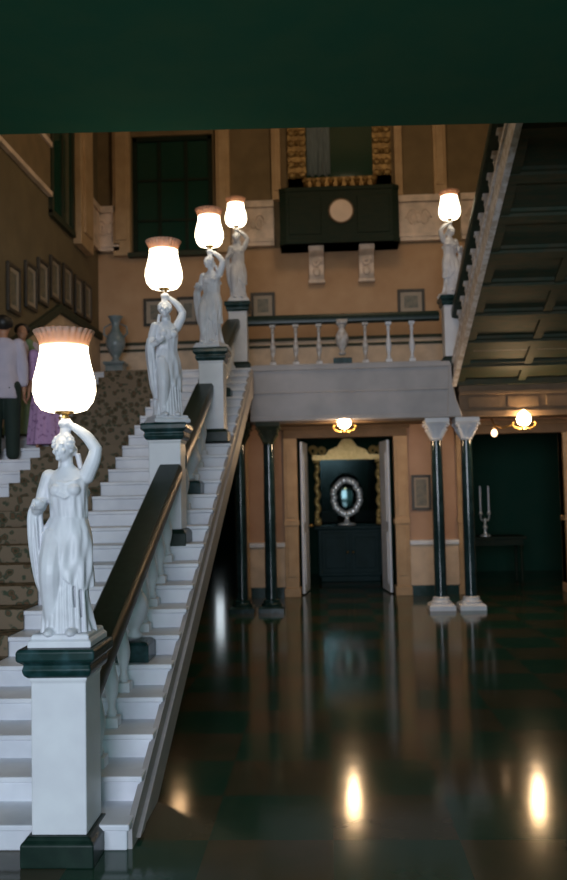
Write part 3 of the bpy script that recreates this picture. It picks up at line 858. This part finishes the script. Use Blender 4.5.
# ------------------------------------------------------------------ urn on the landing
t = thing('urn', 'tall grey-blue urn in the far left corner of the landing', 'urn', (-3.10, 12.65, LAND))
bm = NB(); square(bm, [(.15, 0), (.15, .06), (.13, .08), (.13, .30), (.16, .33), (.16, .36)]); obj('pedestal', bm, M['urn'], t, bevel=.006)
bm = NB(); lathe(bm, [(.07, .36), (.08, .38), (.045, .42), (.09, .50), (.14, .60), (.15, .68), (.12, .77), (.07, .84), (.055, .90), (.065, .97), (.10, 1.04), (.115, 1.06), (.095, 1.055), (.055, .98), (.045, .90)], seg=32)
obj('vase', bm, M['urn'], t, True)
bm = NB()
for s in (-1, 1): tube(bm, [(s*.12, 0, .74), (s*.18, 0, .80), (s*.17, 0, .90), (s*.07, 0, .95)], [.014, .014, .012, .010], 8)
obj('handle', bm, M['urn'], t, True)

# ------------------------------------------------------------------ mirror-backed sideboard in the central room
t = thing('sideboard', 'dark blue-green sideboard standing beyond the central doorway', 'sideboard', (.42, 15.4, 0))
bm = NB(); box(bm, -.56, .56, -.28, .28, .10, .92); box(bm, -.52, .52, -.25, .25, 0, .1); obj('body', bm, M['cabinet'], t, bevel=.012)
bm = NB(); box(bm, -.62, .62, -.34, .30, .92, .98); obj('top', bm, M['cabinet'], t, bevel=.012)
for s in (-1, 1):
    bm = NB(); box(bm, min(s*.02, s*.50), max(s*.02, s*.50), -.30, -.27, .16, .86); box(bm, min(s*.08, s*.44), max(s*.08, s*.44), -.312, -.27, .24, .78)
    d = obj('door', bm, M['cabinet'], t, bevel=.008); bm = NB(); ball(bm, (s*.05, -.325, .52), .02); obj('knob', bm, M['brass'], d, True)
t = thing('overmantel_mirror', 'tall gilt mirror with scrolled crest rising behind the dark sideboard', 'mirror', (.42, 15.70, .98))
for s in (-1, 1):
    bm = NB()
    pts = [(s*.56+.02*math.sin(z*26), -.02+.02*math.cos(z*26), z) for z in [i*.025 for i in range(5, 45)]]
    tube(bm, pts, .045, 8); box(bm, s*.56-.06, s*.56+.06, -.08, .06, 0, .12); box(bm, s*.56-.06, s*.56+.06, -.08, .06, 1.12, 1.2)
    obj('twisted_column', bm, M['gold'], t, True)
bm = NB(); box(bm, -.50, .50, 0, .04, .02, 1.2); g = obj('glass', bm, M['mirror'], t); g.rotation_euler = (math.radians(9), 0, 0); g.location = (0, .10, 0)
bm = NB()
box(bm, -.64, .64, -.09, .05, 1.18, 1.27)
prism(bm, [(-.40, 1.26), (-.34, 1.36), (-.18, 1.42), (-.10, 1.54), (0, 1.60), (.10, 1.54), (.18, 1.42), (.34, 1.36), (.40, 1.26)], 'y', -.06, .03)
for s in (-1, 1):
    for cx, r in ((.62, .09), (.46, .075)):
        tube(bm, [(s*(cx+r*math.cos(a)*(1-a/16)), -.07, 1.30+r*.6+r*math.sin(a)*(1-a/16)) for a in [i*.45 for i in range(24)]], .022, 6)
obj('crest', bm, M['gold'], t, 'auto')
t = thing('wreath_ornament', 'bright silver oval wreath standing on the sideboard before the mirror', 'ornament', (.38, 15.42, .98)); t.scale = (1.35, 1.2, 1.25)
bm = NB()
random.seed(5)
for i in range(30):
    a = 2*PI*i/30
    ball(bm, (.17*math.cos(a)+.01*random.uniform(-1, 1), random.uniform(-.03, .0), .40+.24*math.sin(a)), (.045, .03, .05), 8, 6)
obj('wreath', bm, M['silver'], t, True)
bm = NB(); b2 = bm; ball(b2, (0, 0, .40), (.12, .015, .18), 24, 12); obj('plaque', bm, M['mirror'], t, True)
bm = NB(); lathe(bm, [(.12, 0), (.12, .02), (.04, .04), (.025, .10), (.03, .17)], seg=20); obj('foot', bm, M['silver'], t, True)

# dark table with a silver candlestick pair in the right room
t = thing('side_table', 'dark table just inside the right-hand doorway', 'table', (2.75, 14.6, 0))
bm = NB(); box(bm, -.55, .55, -.28, .28, .74, .79); obj('top', bm, M['darkwood'], t, bevel=.008)
bm = NB(); box(bm, -.5, .5, -.24, .24, .64, .74); obj('apron', bm, M['darkwood'], t)
for sx in (-1, 1):
    for sy in (-1, 1):
        bm = NB(); lathe(bm, [(.03, 0), (.022, .05), (.03, .3), (.022, .4), (.035, .64)], (sx*.47, sy*.21, 0), 12); obj('leg', bm, M['darkwood'], t, True)
t = thing('candelabrum', 'slim two-branched silver candle holder glinting in the dark right-hand doorway', 'candle holder', (2.66, 14.5, .79))
bm = NB(); lathe(bm, [(.09, 0), (.09, .015), (.03, .04), (.018, .10), (.04, .15), (.018, .20), (.014, .30)], seg=20)
for s in (-1, 1): tube(bm, [(0, 0, .28), (s*.05, 0, .26), (s*.07, 0, .32), (s*.068, 0, .36)], .011, 8); lathe(bm, [(.01, .35), (.035, .37), (.022, .40), (.022, .42)], (s*.068, 0, 0), 14)
obj('stand', bm, M['silver'], t, 'auto')
for s in (-1, 1):
    bm = NB(); lathe(bm, [(.014, .41), (.014, .82), (.004, .84)], (s*.068, 0, 0), 14); obj('candle', bm, M['whitepaint'], t, 'auto')

# ------------------------------------------------------------------ visitors on the stairs
def make_person(label, loc, h, rz, top_m, low_m, dress=False, shawl=None, arm='down'):
    """standing visitor; unit height figure scaled by h, facing -Y"""
    t = thing('person', label, 'person', loc, rz, 'visitors on the stairs'); t.scale = (h, h, h)
    bm = NB()
    head(bm, (0, -.005, .925), 1.18, False)
    limb(bm, [(0, .006, .82), (0, 0, .88)], [.030, .028])
    keys = [(.46, 0, 0, .085, .062, 0), (.52, 0, 0, .090, .066, 0), (.62, 0, 0, .072, .052, 0), (.74, 0, 0, .090, .058, 0), (.80, 0, .004, .094, .046, 0), (.835, 0, .006, .045, .034, 0)]
    draped_body(bm, keys, .46, .835, nz=30, seg=40)
    for s in (-1, 1):
        limb(bm, [(s*.05, 0, .50), (s*.055, -.006, .28), (s*.055, .008, .045)], [.056, .038, .024])
        limb(bm, [(s*.055, .01, .022), (s*.062, -.085, .016)], [.022, .016])
        if arm == 'forward' and s == 1:
            limb(bm, [(s*.105, .004, .80), (s*.125, .0, .63)], [.032, .025]); limb(bm, [(s*.125, .0, .63), (s*.10, -.12, .52)], [.025, .018])
            hand(bm, (s*.10, -.12, .52), (-.1, -.5, -.8), (1, -.2, 0), 1.15, .7)
        else:
            limb(bm, [(s*.105, .004, .80), (s*.13, .004, .63)], [.032, .025]); limb(bm, [(s*.13, .004, .63), (s*.135, -.035, .485)], [.025, .018])
            hand(bm, (s*.135, -.035, .485), (0, -.2, -1), (0, -1, .1), 1.15, .35)
    b = obj('body', bm, M['skin'], t); remesh(b, .0075, 2)
    bm = NB()   # hair
    ball(bm, (0, .014, .948), (.056, .064, .056), 24, 16)
    for i in range(7):
        a = i*PI/6; ball(bm, (.052*math.cos(a), .0, .945+.03*math.sin(a)), (.016, .034, .03), 10, 8)
    if dress: limb(bm, [(0, .06, .92), (0, .075, .80), (0, .07, .70)], [.03, .024, .012])
    hr = obj('hair', bm, M['hair'], t); remesh(hr, .008, 2)
    bm = NB()   # top with sleeves
    k = [(.42, 0, 0, .112, .084, .05), (.52, 0, 0, .106, .080, .04), (.63, 0, 0, .092, .068, .03), (.74, 0, 0, .106, .072, .02), (.80, 0, .004, .108, .058, .0), (.84, 0, .006, .048, .042, 0)]
    draped_body(bm, k, .42, .84, nz=36, seg=60, folds=6)
    for s in (-1, 1):
        e = .60 if dress else .54
        if arm == 'forward' and s == 1: limb(bm, [(s*.10, .004, .80), (s*.125, .0, .63), (s*.108, -.085, .555)], [.044, .038, .032])
        else: limb(bm, [(s*.10, .004, .80), (s*.128, .004, .66), (s*.132, -.01, e)], [.044, .038, .034])
    tp = obj('shirt' if not dress else 'blouse', bm, M[top_m], t); remesh(tp, .008, 1)
    bm = NB()
    if dress:
        k = [(.03, 0, 0, .155, .125, .14), (.2, 0, 0, .14, .11, .12), (.38, 0, 0, .125, .094, .07), (.5, 0, 0, .108, .082, .02)]
        draped_body(bm, k, .03, .5, nz=40, seg=80, folds=9, twist=1)
        lo = obj('skirt', bm, M[low_m], t); remesh(lo, .008, 1)
    else:
        for s in (-1, 1): limb(bm, [(s*.052, 0, .50), (s*.058, -.004, .28), (s*.060, .004, .045)], [.068, .054, .046])
        ball(bm, (0, 0, .49), (.112, .082, .07)); lo = obj('trousers', bm, M[low_m], t); remesh(lo, .008, 1)
    if shawl:
        bm = NB()
        ck = [(.10, .12, -.05, .034, .030, .3), (.3, .115, -.055, .044, .034, .3), (.55, .108, -.05, .044, .034, .25), (.72, .092, -.04, .04, .034, .15), (.83, .06, .0, .04, .044, .05)]
        draped_body(bm, ck, .10, .83, nz=50, seg=48, folds=5, twist=1)
        limb(bm, [(.06, .0, .83), (.0, .05, .82), (-.07, .02, .81), (-.10, -.03, .76)], [.038, .034, .034, .02])
        sh = obj('shawl', bm, M[shawl], t); remesh(sh, .008, 1)
    return t
def zs(y): return RISE*(math.floor((y-Y0)/RUN)+1)
ya = yk(15); make_person('person in a lavender shirt and dark trousers climbing the stairs beside the left wall', (-3.20, ya, zs(ya)), 1.46, PI+.35, 'lavender', 'trousers')
t = thing('pouch', 'small peach-coloured pouch hanging beside the dark trousers', 'pouch', (-3.27, ya-.20, zs(ya)+.26))
bm = NB(); lathe(bm, [(.012, 0), (.05, .015), (.065, .06), (.05, .11), (.022, .135), (.036, .155)], seg=20, fn=lambda a, z: 1+.08*math.sin(5*a)); obj('bag', bm, M['peach'], t, True)
bm = NB(); tube(bm, [(-.01, 0, .14), (-.02, .03, .25), (-.02, .08, .34)], .006, 6); obj('strap', bm, M['peach'], t, True)
yb2 = yk(17); make_person('person in a pale pink blouse and sage green skirt, middle one of three visitors', (-3.21, yb2, zs(yb2)), 1.24, .3, 'palepink', 'greencloth', True, 'greencloth')
yc = yk(16); make_person('person in a lilac patterned dress, rightmost of three visitors on the stairs', (-2.86, yc, zs(yc)), 1.22, .2, 'lilac', 'lilac', True)

# ------------------------------------------------------------------ light
w = bpy.data.worlds.new('world'); SC.world = w; w.use_nodes = True
bg = w.node_tree.nodes['Background']; bg.inputs[0].default_value = (.42, .80, .80, 1); bg.inputs[1].default_value = .62

def area(name, loc, rot, sx, sy, energy, col):
    d = bpy.data.lights.new(name, 'AREA'); d.shape = 'RECTANGLE'; d.size = sx; d.size_y = sy; d.energy = energy; d.color = col
    o = bpy.data.objects.new(name, d); COL.objects.link(o); o.location = loc; o.rotation_euler = rot; return o
def point(name, loc, energy, col, r=.1):
    d = bpy.data.lights.new(name, 'POINT'); d.energy = energy; d.color = col; d.shadow_soft_size = r
    o = bpy.data.objects.new(name, d); COL.objects.link(o); o.location = loc; return o
area('entrance_daylight', (-.9, -5.5, 2.4), (PI/2, 0, math.radians(-3)), 3.8, 3.2, 590, (.80, .85, 1.0))
point('added_warm_fill', (.6, 8.6, 7.6), 130, (1.0, .74, .46), .5)  # added unseen warm light that brightens the upper walls, no fixture modelled
for l in ((.28, YB-.02, 2.30), (2.66, YB-.02, 2.30)):
    point('bulb_light', l, 17, (1, .68, .40), .06)

# ------------------------------------------------------------------ camera
cd = bpy.data.cameras.new('camera'); cam = bpy.data.objects.new('camera', cd); COL.objects.link(cam)
cd.sensor_fit = 'VERTICAL'; cd.sensor_height = 36; cd.sensor_width = 36*567/880; cd.lens = 855*36/880
cam.location = (0, 0, 1.65)
cam.matrix_world = Matrix.Translation((0, 0, 1.65)) @ Matrix.Rotation(math.radians(2.7066), 4, 'Z') @ Matrix.Rotation(PI/2+math.radians(3.2706), 4, 'X') @ Matrix.Rotation(math.radians(-1.2), 4, 'Z')
cd.clip_start = .05
cd.dof.use_dof = True; cd.dof.focus_distance = 4.3; cd.dof.aperture_fstop = 2.2
SC.camera = cam
vs = SC.view_settings
vs.view_transform = 'Standard'; vs.look = 'None'; vs.gamma = 1; vs.exposure = 0; vs.use_curve_mapping = False
SC.cycles.use_denoising = True
SC.cycles.max_bounces = 8
SC.cycles.sample_clamp_indirect = 4
